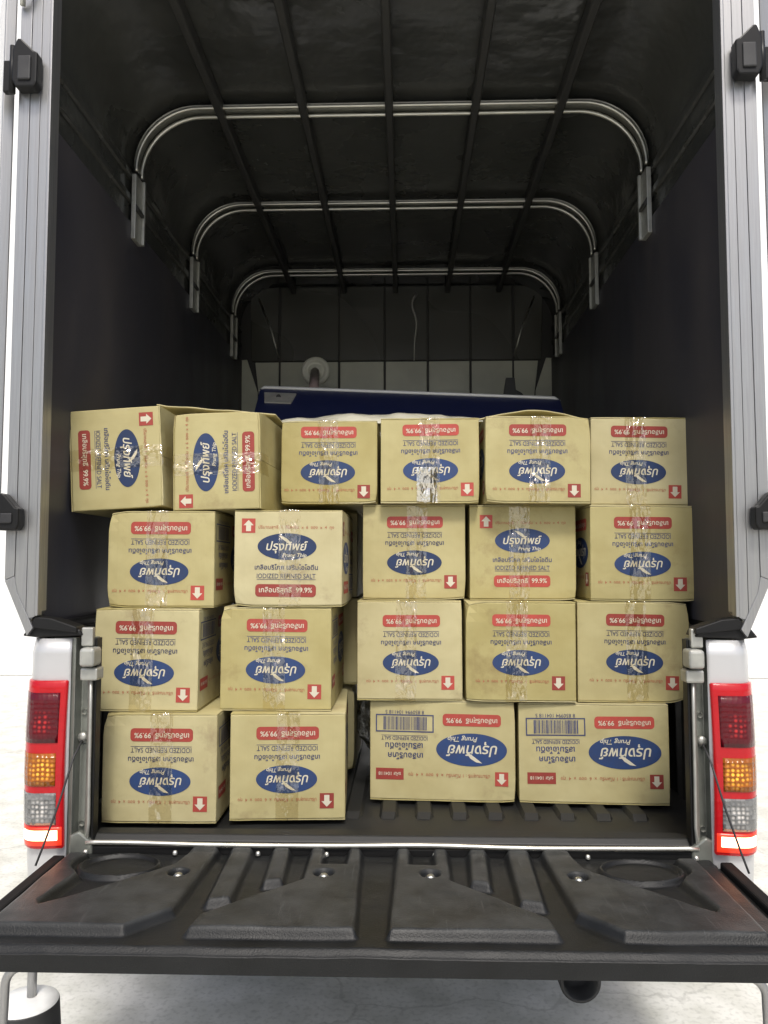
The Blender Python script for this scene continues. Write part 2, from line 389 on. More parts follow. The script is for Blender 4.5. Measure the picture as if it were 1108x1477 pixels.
def lathe(name, prof, m, parent=None, n=32, loc=(0, 0, 0), axis='Z'):
    bm = bmesh.new()
    rings = []
    for r, z in prof:
        if r < 1e-6:
            rings.append([bm.verts.new((0, 0, z))])
        else:
            rings.append([bm.verts.new((r * math.cos(k * 2 * math.pi / n), r * math.sin(k * 2 * math.pi / n), z)) for k in range(n)])
    for a, b in zip(rings, rings[1:]):
        for k in range(n):
            v = [a[k % len(a)], a[(k + 1) % len(a)], b[(k + 1) % len(b)], b[k % len(b)]]
            v = list(dict.fromkeys(v))
            if len(v) > 2:
                bm.faces.new(v)
    if axis == 'Y':
        bmesh.ops.rotate(bm, verts=bm.verts, cent=(0, 0, 0), matrix=Matrix.Rotation(R(90), 3, 'X'))
    bmesh.ops.translate(bm, verts=bm.verts, vec=loc)
    o = from_bm(bm, name, m, parent, smooth=True)
    return o

# ------------------------------------------------------------------ setting
def structure(o):
    o['kind'] = 'structure'
    return o

bm = bmesh.new()
v = [bm.verts.new(p) for p in ((-60, -40, 0), (60, -40, 0), (60, 60, 0), (-60, 60, 0))]
bm.faces.new(v)
structure(from_bm(bm, 'ground', M['ground']))
w = structure(box('wall', (-30, 30, 8.0, 8.3, 0, 13.0), M['wall'], bev=0.02))  # backdrop added so that the surroundings burn out to white
w['label'] = 'white wall added behind the truck for a blown-out background'

# ------------------------------------------------------------------ the truck
truck = empty('pickup_truck', (0, 0, 0),
              'silver pickup truck with tall dark cargo canopy, lowered black tailgate and lit tail lights', 'truck')
XC = -0.012
HW = 0.862        # inner half width of canopy
FZ = 0.760        # bed floor
YF = 2.36         # front wall of the canopy

# --- bed
floor = box('bed_floor', (-0.83, 0.83, 0.075, YF, FZ - 0.045, FZ - 0.012), M['plastic'], truck, 0.004)
rib_me = None
for i in range(15):
    x = -0.66 + i * 0.0935
    if rib_me is None:
        bm = bmesh.new()
        pr = [(-0.026, -0.013), (-0.017, 0.0), (0.017, 0.0), (0.026, -0.013)]
        A = [bm.verts.new((a, 0.26, b)) for a, b in pr]
        B = [bm.verts.new((a, YF - 0.02, b)) for a, b in pr]
        Cc = [bm.verts.new((a * 0.8, 0.235, -0.013 if k in (0, 3) else -0.011)) for k, (a, b) in enumerate(pr)]
        for k in range(3):
            bm.faces.new((A[k], A[k + 1], B[k + 1], B[k])); bm.faces.new((Cc[k], Cc[k + 1], A[k + 1], A[k]))
        bm.faces.new(B); bm.faces.new((A[3], A[0], Cc[0], Cc[3]))
        bm.faces.new((A[0], A[3], B[3], B[0]))
        bm.faces.new(Cc[::-1])
        o = from_bm(bm, 'liner_rib', M['plastic'], floor)
        rib_me = o.data
    else:
        o = link('liner_rib', rib_me, None, floor)
    o.location = (x, 0, FZ)
# step at the rear of the liner and the bright sill
prism('liner_lip', [(0.018, FZ - 0.03), (0.018, FZ + 0.004), (0.032, FZ + 0.016), (0.072, FZ + 0.016), (0.085, FZ - 0.012), (0.085, FZ - 0.03)], -0.70, 0.70, M['plastic'], truck, 0.003, 'X')
bm = bmesh.new()
pts = []
for i in range(61):
    x = -0.705 + 1.41 * i / 60
    pts.append((x, -0.002 + 0.0016 * math.sin(x * 17), FZ + 0.004 + 0.0018 * math.sin(x * 9 + 1)))
tube_bm(bm, pts, 0.0055, 8)
from_bm(bm, 'bed_sill', M['sill'], truck, True)
box('sill_panel', (-0.705, 0.705, 0.0, 0.016, FZ - 0.10, FZ - 0.004), M['plastic_smooth'], truck, 0.002)

for s in (-1, 1):
    # inner bed wall with pressed vertical ribs
    bm = bmesh.new()
    n = 40
    prof = []
    for i in range(n * 4 + 1):
        y = 0.075 + (YF - 0.1) * i / (n * 4)
        k = (i % 8)
        prof.append((0.835 - (0.012 if k in (1, 2, 3, 4) else 0.0), y))
    lo = [bm.verts.new((s * x, y, FZ - 0.03)) for x, y in prof]
    hi = [bm.verts.new((s * x, y, 1.245)) for x, y in prof]
    lo2 = [bm.verts.new((s * 0.846, y, FZ - 0.03)) for x, y in prof]
    hi2 = [bm.verts.new((s * 0.846, y, 1.245)) for x, y in prof]
    for a, b in ((lo, hi), (hi, hi2), (hi2, lo2), (lo2, lo)):
        for i in range(len(prof) - 1):
            bm.faces.new((a[i], a[i + 1], b[i + 1], b[i]))
    from_bm(bm, 'bed_wall', M['plastic'], truck)
    # outer quarter panel with rounded rear corner
    def corner(u):
        """rear corner of the body seen from above, u 0 at the jamb edge, 1 on the flank"""
        if u < 0.45:
            t = u / 0.45
            return (0.740 + 0.064 * t, -0.004 - 0.008 * math.sin(t * math.pi * 0.5))
        t = (u - 0.45) / 0.55 * math.pi / 2
        return (0.804 + 0.054 * math.sin(t), -0.012 + 0.095 * (1 - math.cos(t)))
    bm = bmesh.new()
    N = 18
    zs = [0.50, 0.54, 0.75, 1.0, 1.16, 1.20, 1.236]
    rows = []
    for z in zs:
        inset = 0.03 if z < 0.52 else (0.008 if z < 0.6 else (0.006 if z > 1.22 else 0))
        row = []
        for i in range(N + 1):
            x, y = corner(i / N)
            row.append(bm.verts.new((s * (x - (inset if i > N * 0.4 else 0)), y + inset * 0.6, z)))
        x, y = corner(1.0)
        row.append(bm.verts.new((s * (x - inset), 1.0, z)))
        row.append(bm.verts.new((s * (x - inset), YF + 0.05, z)))
        rows.append(row)
    for a, b in zip(rows, rows[1:]):
        for i in range(len(a) - 1):
            bm.faces.new((a[i], a[i + 1], b[i + 1], b[i]))
    o = from_bm(bm, 'quarter_panel', M['paint'], truck, True)
    so = o.modifiers.new('thick', 'SOLIDIFY'); so.thickness = 0.003; so.offset = -1
    # rail cap
    prism('rail_cap', [(s * 0.838, 1.243), (s * 0.838, 1.262), (s * 0.842, 1.268), (s * 0.850, 1.268), (s * 0.868, 1.242), (s * 0.856, 1.238)],
          0.062, YF + 0.03, M['plastic_smooth'], truck, 0.003)
    prism('rail_end_cap', [(s * 0.712, 1.243), (s * 0.720, 1.258), (s * 0.78, 1.278), (s * 0.832, 1.274), (s * 0.858, 1.242), (s * 0.82, 1.238)],
          -0.010, 0.058, M['plastic_smooth'], truck, 0.005)
    box('bed_end_liner', (s * 0.6925, s * 0.6982, 0.006, 0.037, FZ - 0.03, 1.236), M['plastic_smooth'], truck, 0.002)
    # jamb channel between light and opening
    prism('jamb', [(s * 0.741, 0.0), (s * 0.741, 0.012), (s * 0.737, 0.030), (s * 0.716, 0.030), (s * 0.712, 0.004), (s * 0.703, 0.0), (s * 0.699, 0.025),
                   (s * 0.699, 0.038), (s * 0.80, 0.038), (s * 0.80, 0.012)], FZ - 0.10, 1.238, M['jamb'], truck, 0.0015, 'Z')
    tube('jamb_bead', [(s * 0.706, 0.001, FZ - 0.01), (s * 0.701, 0.001, FZ + 0.05), (s * 0.7025, 0.001, 0.92), (s * 0.703, 0.001, 1.05), (s * 0.704, 0.001, 1.15)], 0.004, M['bracket'], truck, 8)
    bx = prism('jamb_foot', [(s * 0.745, FZ - 0.06), (s * 0.745, FZ + 0.02), (s * 0.722, FZ + 0.03), (s * 0.69, FZ + 0.006), (s * 0.69, FZ - 0.03)], -0.004, 0.014, M['jamb'], truck, 0.004)
    st = box('latch_striker', (s * 0.686, s * 0.722, -0.030, 0.02, 1.172, 1.216), M['bracket'], truck, 0.008, 3)
    box('striker_base', (s * 0.684, s * 0.726, -0.012, 0.03, 1.138, 1.168), M['steel_dull'], st, 0.005)
    box('striker_tab', (s * 0.70, s * 0.728, -0.004, 0.012, 1.218, 1.262), M['steel_dull'], st, 0.003)
    for z in (0.80, 0.99, 1.06):
        lathe('jamb_bolt', [(0, -0.004), (0.006, -0.004), (0.007, 0.0), (0.007, 0.003)], M['steel_dull'], truck, 8, (s * 0.727, 0.027, z), 'Y')
    # tail light: red housing with its lenses
    def lens(name, u0, u1, z0, z1, off, m, parent, nu=12, nz=6, bow=0.0):
        bm = bmesh.new()
        G = []
        for j in range(nz + 1):
            z = z0 + (z1 - z0) * j / nz
            row = []
            for i in range(nu + 1):
                u = u0 + (u1 - u0) * i / nu
                # lens narrows a little at the ends
                x, y = corner(0.02 + u * 0.76)
                e = math.sin(math.pi * min(1, max(0, (z - 0.755) / 0.384)))
                row.append(bm.verts.new((s * (x + 0.002 * e), y - 0.012 - off - 0.006 * e, z)))
            G.append(row)
        for a, b in zip(G, G[1:]):
            for i in range(nu):
                bm.faces.new((a[i], a[i + 1], b[i + 1], b[i]))
        bmesh.ops.recalc_face_normals(bm, faces=bm.faces)
        r = bmesh.ops.extrude_face_region(bm, geom=list(bm.faces))
        for q in [q for q in r['geom'] if isinstance(q, bmesh.types.BMVert)]:
            q.co.y += 0.014 if off == 0 else 0.004
        return from_bm(bm, name, m, parent, True)
    tl = lens('tail_light', 0.0, 1.0, 0.756, 1.139, 0.0, M['housing'], truck, 18, 20)
    tl.modifiers.new('bev', 'BEVEL').width = 0.003
    lens('brake_lens', 0.12, 0.985, 0.998, 1.112, 0.0025, M['lens_red'], tl)
    lens('amber_lens', 0.15, 0.98, 0.900, 0.974, 0.0025, M['lens_amber'], tl)
    lens('clear_lens', 0.13, 0.98, 0.812, 0.884, 0.0025, M['lens_clear'], tl)
    lens('lit_lens', 0.02, 0.97, 0.764, 0.806, 0.0015, M['lamp_edge'], tl)
    lens('lit_lamp', 0.10, 0.86, 0.777, 0.799, 0.005, M['lamp_core'], tl)
    # tailgate stay cable
    c = tube('tailgate_cable', [(s * 0.727, 0.022, 1.00), (s * 0.729, -0.026, 0.965), (s * 0.745, -0.062, 0.87), (s * 0.762, -0.095, 0.79), (s * 0.772, -0.108, 0.752)], 0.0025, M['rubber'], truck, 8)
    lathe('cable_eye', [(0, -0.006), (0.010, -0.006), (0.011, 0.0), (0.011, 0.006), (0, 0.006)], M['steel_dull'], c, 12, (s * 0.727, 0.020, 1.002), 'Y')
    for nm in ('quarter_panel', 'rail_end_cap', 'tail_light'):
        o = [o for o in truck.children if o.name.split('.')[0] == nm][-1]
        o.location.x = -0.010 if s < 0 else -0.005
    # wheel under the flank
    wh = lathe('wheel', [(0.0, -0.10), (0.18, -0.11), (0.30, -0.11), (0.35, -0.08), (0.36, 0.0), (0.35, 0.08), (0.30, 0.11), (0.18, 0.11), (0, 0.10)], M['rubber'], truck, 36)
    wh.data.transform(Matrix.Translation((s * 0.74, 1.35, 0.36)) @ Matrix.Rotation(R(90), 4, 'Y'))

box('underbody', (-0.80, 0.80, 0.06, YF, 0.50, FZ - 0.05), M['rubber'], truck, 0.01)
box('rear_crossmember', (-0.66, 0.66, 0.02, 0.10, 0.50, 0.66), M['rubber'], truck, 0.01)
lathe('exhaust_pipe', [(0.0, -0.06), (0.044, -0.06), (0.044, 0.0), (0.052, 0.0), (0.054, -0.004), (0.054, -0.6), (0, -0.6)], M['rubber'], truck, 32, (0.492, 0.27, 0.328), 'Y')
# tubular guard below the bed
gp = []
for s in (-1, 1):
    arc = []
    for k in range(9):
        t = k / 8 * math.pi / 2
        arc.append((XC - 0.008 + s * (0.836 + 0.045 * math.sin(t)), 0.03, 0.425 + 0.045 * math.cos(t)))
    side = arc + [(XC - 0.008 + s * 0.884, 0.03, 0.30), (XC - 0.008 + s * 0.884, 0.03, 0.17)]
    gp = (side[::-1] if s < 0 else gp) if s < 0 else gp + side
tube('guard_tube', gp, 0.0105, M['alu'], truck, 12)

# --- tailgate: moulded liner as a height field over a plain shell
gate = box('tailgate', (-0.757, 0.757, -0.431, -0.012, 0.690, 0.728), M['plastic_smooth'], truck, 0.008, 3)
XM = -0.022
def poly_sdf(px, py, poly):
    d = np.full(px.shape, 1e9); inside = np.zeros(px.shape, bool)
    n = len(poly)
    for i in range(n):
        ax, ay = poly[i]; bx_, by_ = poly[(i + 1) % n]
        ex, ey = bx_ - ax, by_ - ay
        t = np.clip(((px - ax) * ex + (py - ay) * ey) / (ex * ex + ey * ey), 0, 1)
        d = np.minimum(d, np.hypot(px - ax - t * ex, py - ay - t * ey))
        c = ((ay > py) != (by_ > py)) & (px < (bx_ - ax) * (py - ay) / (by_ - ay + 1e-12) + ax)
        inside ^= c
    return np.where(inside, -d, d)
def sstep(t):
    t = np.clip(t, 0, 1); return t * t * (3 - 2 * t)
nx, ny = 460, 150
X = np.linspace(-0.742, 0.742, nx); Y = np.linspace(-0.438, -0.006, ny)
gx, gy = np.meshgrid(X, Y)
mx_ = np.abs(gx - XM)                       # mirrored about the middle
polys = [
    [(0.372, 0.06), (0.418, 0.06), (0.445, -0.10), (0.612, -0.272), (0.70, -0.345), (0.70, -0.385), (0.455, -0.385), (0.388, -0.312), (0.384, -0.24)],
    [(0.705, -0.035), (0.668, -0.035), (0.672, -0.10), (0.640, -0.155), (0.660, -0.285), (0.60, -0.385), (0.706, -0.385)],
    [(0.046, 0.06), (0.066, 0.06), (0.066, -0.09), (0.128, -0.09), (0.128, 0.06), (0.152, 0.06), (0.152, -0.168), (0.325, -0.338), (0.332, -0.388), (0.034, -0.388)],
    [(0.297, 0.06), (0.340, 0.06), (0.327, -0.272), (0.288, -0.262)],
    [(0.212, 0.06), (0.244, 0.06), (0.232, -0.180), (0.200, -0.170)],
]
h = np.zeros_like(gx)
for p in polys:
    h = np.maximum(h, 0.0185 * sstep((0.0135 - poly_sdf(mx_, gy, p)) / 0.017))
rr = np.hypot(mx_ - 0.573, (gy + 0.086) / 0.70)
ring = 0.012 * sstep((0.095 - rr) / 0.007)
h = np.maximum(ring, h * sstep((rr - 0.092) / 0.016))
h = h - 0.009 * sstep((0.085 - rr) / 0.007)
for hx, hy in ((0.4245, -0.143), (0.1135, -0.138)):
    r2 = np.hypot(mx_ - hx, gy - hy)
    h = h - 0.017 * sstep((0.0235 - r2) / 0.006)
edge = np.minimum(np.minimum(0.742 - np.abs(gx), gy + 0.438), 0.12)
h = h - 0.012 * (1 - sstep(edge / 0.016))
h = h + np.where(gy > -0.03, 0.004 * sstep((gy + 0.03) / 0.024), 0)
rng = np.random.default_rng(3)
def smooth_noise(k):
    g = rng.normal(size=(ny // k + 3, nx // k + 3))
    yi = np.linspace(0, g.shape[0] - 1.001, ny); xi = np.linspace(0, g.shape[1] - 1.001, nx)
    y0 = yi.astype(int); x0 = xi.astype(int); fy = sstep(yi - y0)[:, None]; fx = sstep(xi - x0)[None, :]
    return (g[y0][:, x0] * (1 - fy) * (1 - fx) + g[y0][:, x0 + 1] * (1 - fy) * fx + g[y0 + 1][:, x0] * fy * (1 - fx) + g[y0 + 1][:, x0 + 1] * fy * fx)
h = h + 0.0005 * smooth_noise(26) + 0.00025 * smooth_noise(9)
vz = 0.738 + h
verts = np.stack([gx, gy, vz], -1).reshape(-1, 3)
idx = np.arange(nx * ny).reshape(ny, nx)
q = np.stack([idx[:-1, :-1], idx[:-1, 1:], idx[1:, 1:], idx[1:, :-1]], -1).reshape(-1, 4)
skirt = []
vl = verts.tolist(); ql = q.tolist()
loop = list(idx[0, :]) + list(idx[1:, -1]) + list(idx[-1, -2::-1]) + list(idx[-2:0:-1, 0])
base = len(vl)
for i in loop:
    x_, y_, z_ = vl[i]; vl.append([x_, y_ + (0.004 if y_ < -0.43 else 0), 0.694])
for k in range(len(loop)):
    k2 = (k + 1) % len(loop)
    ql.append([int(loop[k]), base + k, base + k2, int(loop[k2])])
me = bpy.data.meshes.new('gate_liner')
me.from_pydata(vl, [], ql)
me.polygons.foreach_set('use_smooth', [i < len(q) for i in range(len(me.polygons))])
me.update()
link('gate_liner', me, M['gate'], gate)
for sx in (-1, 1):
    for hx, hy in ((0.4245, -0.143), (0.1135, -0.138)):
        lathe('gate_bolt', [(0, 0.010), (0.006, 0.0095), (0.009, 0.006), (0.010, 0.002), (0.0145, 0.0015), (0.0145, -0.002)], M['steel'], gate, 14, (XM + sx * hx, hy, 0.744))
for x in (-0.70, -0.492, -0.30, -0.142, 0.105, 0.205, 0.452, 0.695):
    lathe('hinge_rivet', [(0, 0.006), (0.004, 0.005), (0.0055, 0.0015), (0.0055, -0.003)], M['sill'], gate, 10, (x, -0.014, 0.748))
for sx in (-1, 1):
    box('gate_edge', (sx * 0.744, sx * 0.772, -0.30, -0.02, 0.722, 0.744), M['matte'], gate, 0.005)

# --- canopy shell
def section(hw, zc, zt, r, n=10):
    """half profile from the bottom of the corner up and over to the other side"""
    pts = []
    for k in range(n + 1):
        t = k / n * math.pi / 2
        pts.append((-(hw - r + r * math.cos(t)), zc + (zt - zc) * math.sin(t)))
    return pts + [(-x, z) for x, z in pts[::-1]]
ZS, ZT = 2.735, 2.955
inner = [(x + XC, z) for x, z in section(HW, ZS, ZT, 0.22)]
outer_ = [(x + XC, z) for x, z in section(HW + 0.022, ZS, ZT + 0.022, 0.235)]
bm = bmesh.new()
rings = []
for y in (0.02, YF + 0.02):
    rings.append(([bm.verts.new((x, y, z)) for x, z in inner], [bm.verts.new((x, y, z)) for x, z in outer_]))
(ai, ao), (bi, bo) = rings
for i in range(len(inner) - 1):
    bm.faces.new((ai[i], ai[i + 1], bi[i + 1], bi[i])); bm.faces.new((ao[i], bo[i], bo[i + 1], ao[i + 1]))
    bm.faces.new((ai[i], ao[i], ao[i + 1], ai[i + 1])); bm.faces.new((bi[i], bi[i + 1], bo[i + 1], bo[i]))
roof = from_bm(bm, 'canopy_roof', M['roof_black'], truck, True)
roof.modifiers.new('split', 'EDGE_SPLIT').split_angle = R(35)
for s in (-1, 1):
    xa = XC + s * HW
    side = prism('canopy_side', [(0.02, ZS - 0.001), (0.02, 1.42), (0.13, 1.272), (YF + 0.02, 1.272), (YF + 0.02, ZS - 0.001)], xa, xa + s * 0.022, M['roof_black'], truck, 0, 'X')
    box('side_liner', (xa - s * 0.001, xa - s * 0.012, 0.03, YF - 0.002, 1.255, 2.535), M['liner_side'], truck, 0.002)
    tube('liner_trim', [(xa - s * 0.008, 0.034, 1.30), (xa - s * 0.008, 0.034, 2.60)], 0.008, M['plastic_smooth'], truck, 8)
    # long stiffeners on the rounded shoulder
    for z, off in ((2.70, 0.004), (2.62, 0.002)):
        prism('shoulder_rib', [(xa - s * 0.0, z - 0.014), (xa - s * 0.010, z - 0.010), (xa - s * 0.010, z + 0.010), (xa, z + 0.014)], 0.05, YF - 0.01, M['roof_black'], roof, 0.002)
    # pressed grab plates between hoops
for x in (-0.565, -0.285, 0.0, 0.285, 0.565):
    prism('roof_rib', [(XC + x - 0.013, ZT - 0.004), (XC + x - 0.013, 2.908), (XC + x - 0.009, 2.904), (XC + x + 0.009, 2.904), (XC + x + 0.013, 2.908), (XC + x + 0.013, ZT - 0.004)],
          0.05, YF - 0.01, M['rib_black'], truck, 0.002)

# hoops: a folded steel band with a rolled lip on either edge
def hoop_path(hw, ztop, r, zend):
    pts = [(-hw, zend)]
    for k in range(15):
        t = k / 14 * math.pi / 2
        pts.append((-(hw - r + r * math.cos(t)), ztop - r + r * math.sin(t)))
    return pts + [(-x, z) for x, z in pts[::-1]]
for hy in (0.655, 1.345, 2.095):
    p = hoop_path(0.838, 2.925, 0.205, 2.712)
    bm = bmesh.new()
    pa = [bm.verts.new((XC + x, hy - 0.026, z)) for x, z in hoop_path(0.846, 2.933, 0.205, 2.712)]
    pb = [bm.verts.new((XC + x, hy + 0.026, z)) for x, z in hoop_path(0.846, 2.933, 0.205, 2.712)]
    for i in range(len(pa) - 1):
        bm.faces.new((pa[i], pa[i + 1], pb[i + 1], pb[i]))
    r_ = bmesh.ops.extrude_face_region(bm, geom=list(bm.faces))
    for q_ in [q_ for q_ in r_['geom'] if isinstance(q_, bmesh.types.BMVert)]:
        q_.co.z += 0.004
    hoop = from_bm(bm, 'roof_hoop', M['steel_dull'], truck, True)
    for dy, rad in ((-0.026, 0.0060), (0.026, 0.0070)):
        tube('hoop_lip', [(XC + x, hy + dy, z) for x, z in p], rad, M['steel'], hoop, 10)
    for s in (-1, 1):
        xa = XC + s * 0.850
        xb = XC + s * 0.835
        bk = box('hoop_bracket', (xa, xb, hy - 0.034, hy + 0.034, 2.48, 2.700), M['steel_dull'], hoop, 0.002)
        box('bracket_flange', (xb - s * 0.010, xb, hy + 0.022, hy + 0.034, 2.48, 2.700), M['steel_dull'], hoop, 0.002)
        prism('bracket_gusset', [(xb - s * 0.0005, 2.598), (xb - s * 0.010, 2.582), (xb - s * 0.010, 2.572), (xb - s * 0.0005, 2.572)], hy - 0.034, hy + 0.02, M['rib_black'], hoop)

# front wall of the canopy in panels
front = box('canopy_front', (XC - HW, XC + HW, YF + 0.012, YF + 0.030, 1.27, ZT), M['rib_black'], truck)
seams = [-0.655, -0.325, -0.073, 0.164, 0.398, 0.632]
edges = [XC - HW + 0.002] + seams + [XC + HW - 0.002]
def wall_panel(poly, m):
    prism('front_panel', poly, YF + 0.002, YF + 0.011, m, front, 0.003)
ZB = 2.530
for a, b in zip(seams, seams[1:]):
    wall_panel([(a + 0.004, ZB + 0.002), (b - 0.004, ZB + 0.002), (b - 0.004, ZT - 0.006), (a + 0.004, ZT - 0.006)], M['gloss_black'])
    wall_panel([(a + 0.006, 1.30), (b - 0.006, 1.30), (b - 0.006, ZB - 0.004), (a + 0.006, ZB - 0.004)], M['reflection_grey'])
for s, x0 in ((-1, seams[0]), (1, seams[-1])):
    xe = XC + s * (HW - 0.004)
    wall_panel([(x0 + s * 0.008, ZB + 0.002), (x0 + s * 0.155, ZB + 0.002), (xe - s * 0.05, ZT - 0.06), (xe - s * 0.12, ZT - 0.01), (x0 + s * 0.008, ZT - 0.006)], M['gloss_black'])
    wall_panel([(x0 + s * 0.004, 1.30), (x0 + s * 0.012, 1.30), (x0 + s * 0.105, 2.27), (x0 + s * 0.135, ZB - 0.004), (x0 + s * 0.004, ZB - 0.004)], M['reflection_grey'])
    wall_panel([(xe, 1.30), (xe, ZB + 0.01), (xe - s * 0.035, ZB + 0.012), (xe - s * 0.095, 2.36), (xe - s * 0.11, 1.30)], M['reflection_grey'])
    tube('streak_bead', [(x0 + s * 0.118, YF - 0.002, ZT - 0.07), (x0 + s * 0.045, YF - 0.002, 2.70), (x0 + s * 0.004, YF - 0.002, ZB + 0.02)], 0.0055, M['steel'], front, 8)
streak = []
for k in range(25):
    t = k / 24
    z = ZT - 0.05 - t * (ZT - 0.05 - ZB)
    streak.append((0.10 - 0.018 * math.sin(t * 9) * (1 - t) * (1 - t) * 1.6 - 0.012 * t, YF - 0.001, z))
tube('streak_bead', streak, [0.010 * (1 - 0.65 * k / 24) for k in range(25)], M['steel'], front, 8)  # bent steel bead added to draw the reflected streak on the wall

# --- rear frame posts, header and opened doors
for s in (-1, 1):
    ox = -0.014
    X_ = lambda v: ox + s * v
    post = prism('frame_post', [(X_(0.8695), 3.03), (X_(0.822), 3.03), (X_(0.816), 1.300), (X_(0.835), 1.275), (X_(0.8695), 1.345)], -0.014, 0.032, M['alu'], truck, 0.001)
    prism('post_lip', [(X_(0.8185), 3.03), (X_(0.8265), 3.03), (X_(0.8195), 1.290), (X_(0.8115), 1.290)], -0.0225, 0.0, M['alu'], post, 0.002)
    prism('post_strip', [(X_(0.8272), 3.03), (X_(0.8455), 3.03), (X_(0.8405), 1.282), (X_(0.8202), 1.288)], -0.0195, -0.0135, M['alu'], post, 0.0008)
    prism('post_strip', [(X_(0.8461), 3.03), (X_(0.8690), 3.03), (X_(0.8690), 1.352), (X_(0.8411), 1.284)], -0.0205, -0.0135, M['alu'], post, 0.0008)
    prism('post_strip', [(X_(0.8698), 3.03), (X_(0.899), 3.03), (X_(0.893), 1.374), (X_(0.8698), 1.384)], -0.0225, 0.03, M['alu'], post, 0.0012)
    prism('post_corner', [(X_(0.893), 1.3730), (X_(0.8698), 1.3830), (X_(0.862), 1.345), (X_(0.822), 1.262), (X_(0.836), 1.244)], -0.0225, 0.03, M['alu'], post, 0.0012)
    for z in (1.40, 1.63, 1.96, 2.30, 2.71):
        lathe('post_rivet', [(0, -0.003), (0.003, -0.0025), (0.004, 0)], M['steel_dull'], post, 8, (X_(0.881), -0.0225, z), 'Y')
    prism('frame_foot', [(X_(0.835), 1.262), (X_(0.72), 1.250), (X_(0.72), 1.264), (X_(0.78), 1.284), (X_(0.82), 1.288)], -0.018, 0.03, M['plastic_smooth'], truck, 0.003)
    # the door swung round to the flank, seen on its edge
    ang = R(33)
    hx = X_(0.934)
    door = empty('canopy_door', (hx, 0.0, 0)); door.parent = truck
    door.rotation_euler = (0, 0, s * -ang)
    if s > 0: pass
    dx0, dx1 = -0.011, 0.011
    d = box('door_panel', (dx0 + 0.003, dx1 - 0.003, 0.022, 0.74, 1.39, 2.97), M['paint'], door)
    box('door_stile', (dx0 - 0.002, dx1 + 0.002, 0.0, 0.026, 1.36, 3.0), M['alu'], door, 0.003)
    for z0, z1, xi, xo in ((2.566, 2.690, 0.838, 0.900), (1.490, 1.578, 0.848, 0.906)):
        hg = prism('hinge', [(X_(xi), z0 + 0.012), (X_(xi + 0.006), z0), (X_(xo - 0.01), z0), (X_(xo), z0 + 0.02), (X_(xo), z1 - 0.03), (X_(xo - 0.012), z1), (X_(xo - 0.022), z1 - 0.002), (X_(xi + 0.008), z1 - 0.034), (X_(xi), z1 - 0.036)],
                   -0.056, -0.024, M['plastic_smooth'], truck, 0.005)
        tube('hinge_pin', [(X_(xo + 0.004), -0.044, z0 - 0.01), (X_(xo + 0.004), -0.044, z1 - 0.014)], 0.007, M['plastic_smooth'], hg, 10)
        box('hinge_leaf', (X_(xo), X_(xo + 0.026), -0.046, -0.030, z0 - 0.006, z1 - 0.05), M['plastic_smooth'], hg, 0.003)
        box('hinge_cap', (X_(xi + 0.014), X_(xo - 0.016), -0.061, -0.054, z0 + 0.016, z1 - 0.048), M['rubber'], hg, 0.003)
prism('frame_header', [(XC - 0.91, 2.99), (XC + 0.91, 2.99), (XC + 0.91, 3.06), (XC - 0.91, 3.06)], -0.02, 0.05, M['alu'], truck, 0.003)
tube('door_hook', [(-0.905, -0.03, 2.79), (-0.897, -0.045, 2.81), (-0.882, -0.045, 2.825), (-0.875, -0.03, 2.85)], 0.007, M['steel'], truck, 8)

# ------------------------------------------------------------------ print for the cartons
_tcache = {}
def text_mesh(s, width, shear=0.0, bold=0.0, height=None):
    c = bpy.data.curves.new('lettering', 'FONT')
    c.body = s; c.size = 1.0; c.shear = shear; c.offset = bold
    c.resolution_u = 3
    o = bpy.data.objects.new('lettering', c)
    COL.objects.link(o)
    bpy.context.view_layer.update()
    me = bpy.data.meshes.new_from_object(o.evaluated_get(bpy.context.evaluated_depsgraph_get()))
    bpy.data.objects.remove(o)
    bpy.data.curves.remove(c)
    me.materials.clear()
    co = np.array([v.co[:] for v in me.vertices])
    lo, hi = co.min(0), co.max(0)
    k = width / (hi[0] - lo[0])
    kz = k if height is None else height / (hi[1] - lo[1])
    # lift each glyph piece by a hair so that overlapping strokes never share a plane
    par = list(range(len(co)))
    def find(a):
        while par[a] != a:
            par[a] = par[par[a]]; a = par[a]
        return a
    for e in me.edges:
        a, b = find(e.vertices[0]), find(e.vertices[1])
        if a != b: par[a] = b
    ids = {}
    for i, vv in enumerate(me.vertices):
        n = ids.setdefault(find(i), len(ids))
        vv.co = ((co[i][0] - (lo[0] + hi[0]) / 2) * k, -(n % 5) * 0.00004, (co[i][1] - (lo[1] + hi[1]) / 2) * kz)
    me.update()
    return me

def flat_mesh(name, polys, th=0.0):
    bm = bmesh.new()
    for p in polys:
        bm.faces.new([bm.verts.new((x, 0, z)) for x, z in p])
    bmesh.ops.recalc_face_normals(bm, faces=bm.faces)
    for f in bm.faces:
        if f.normal.y > 0: f.normal_flip()
    me = bpy.data.meshes.new(name)
    bm.to_mesh(me); bm.free()
    return me

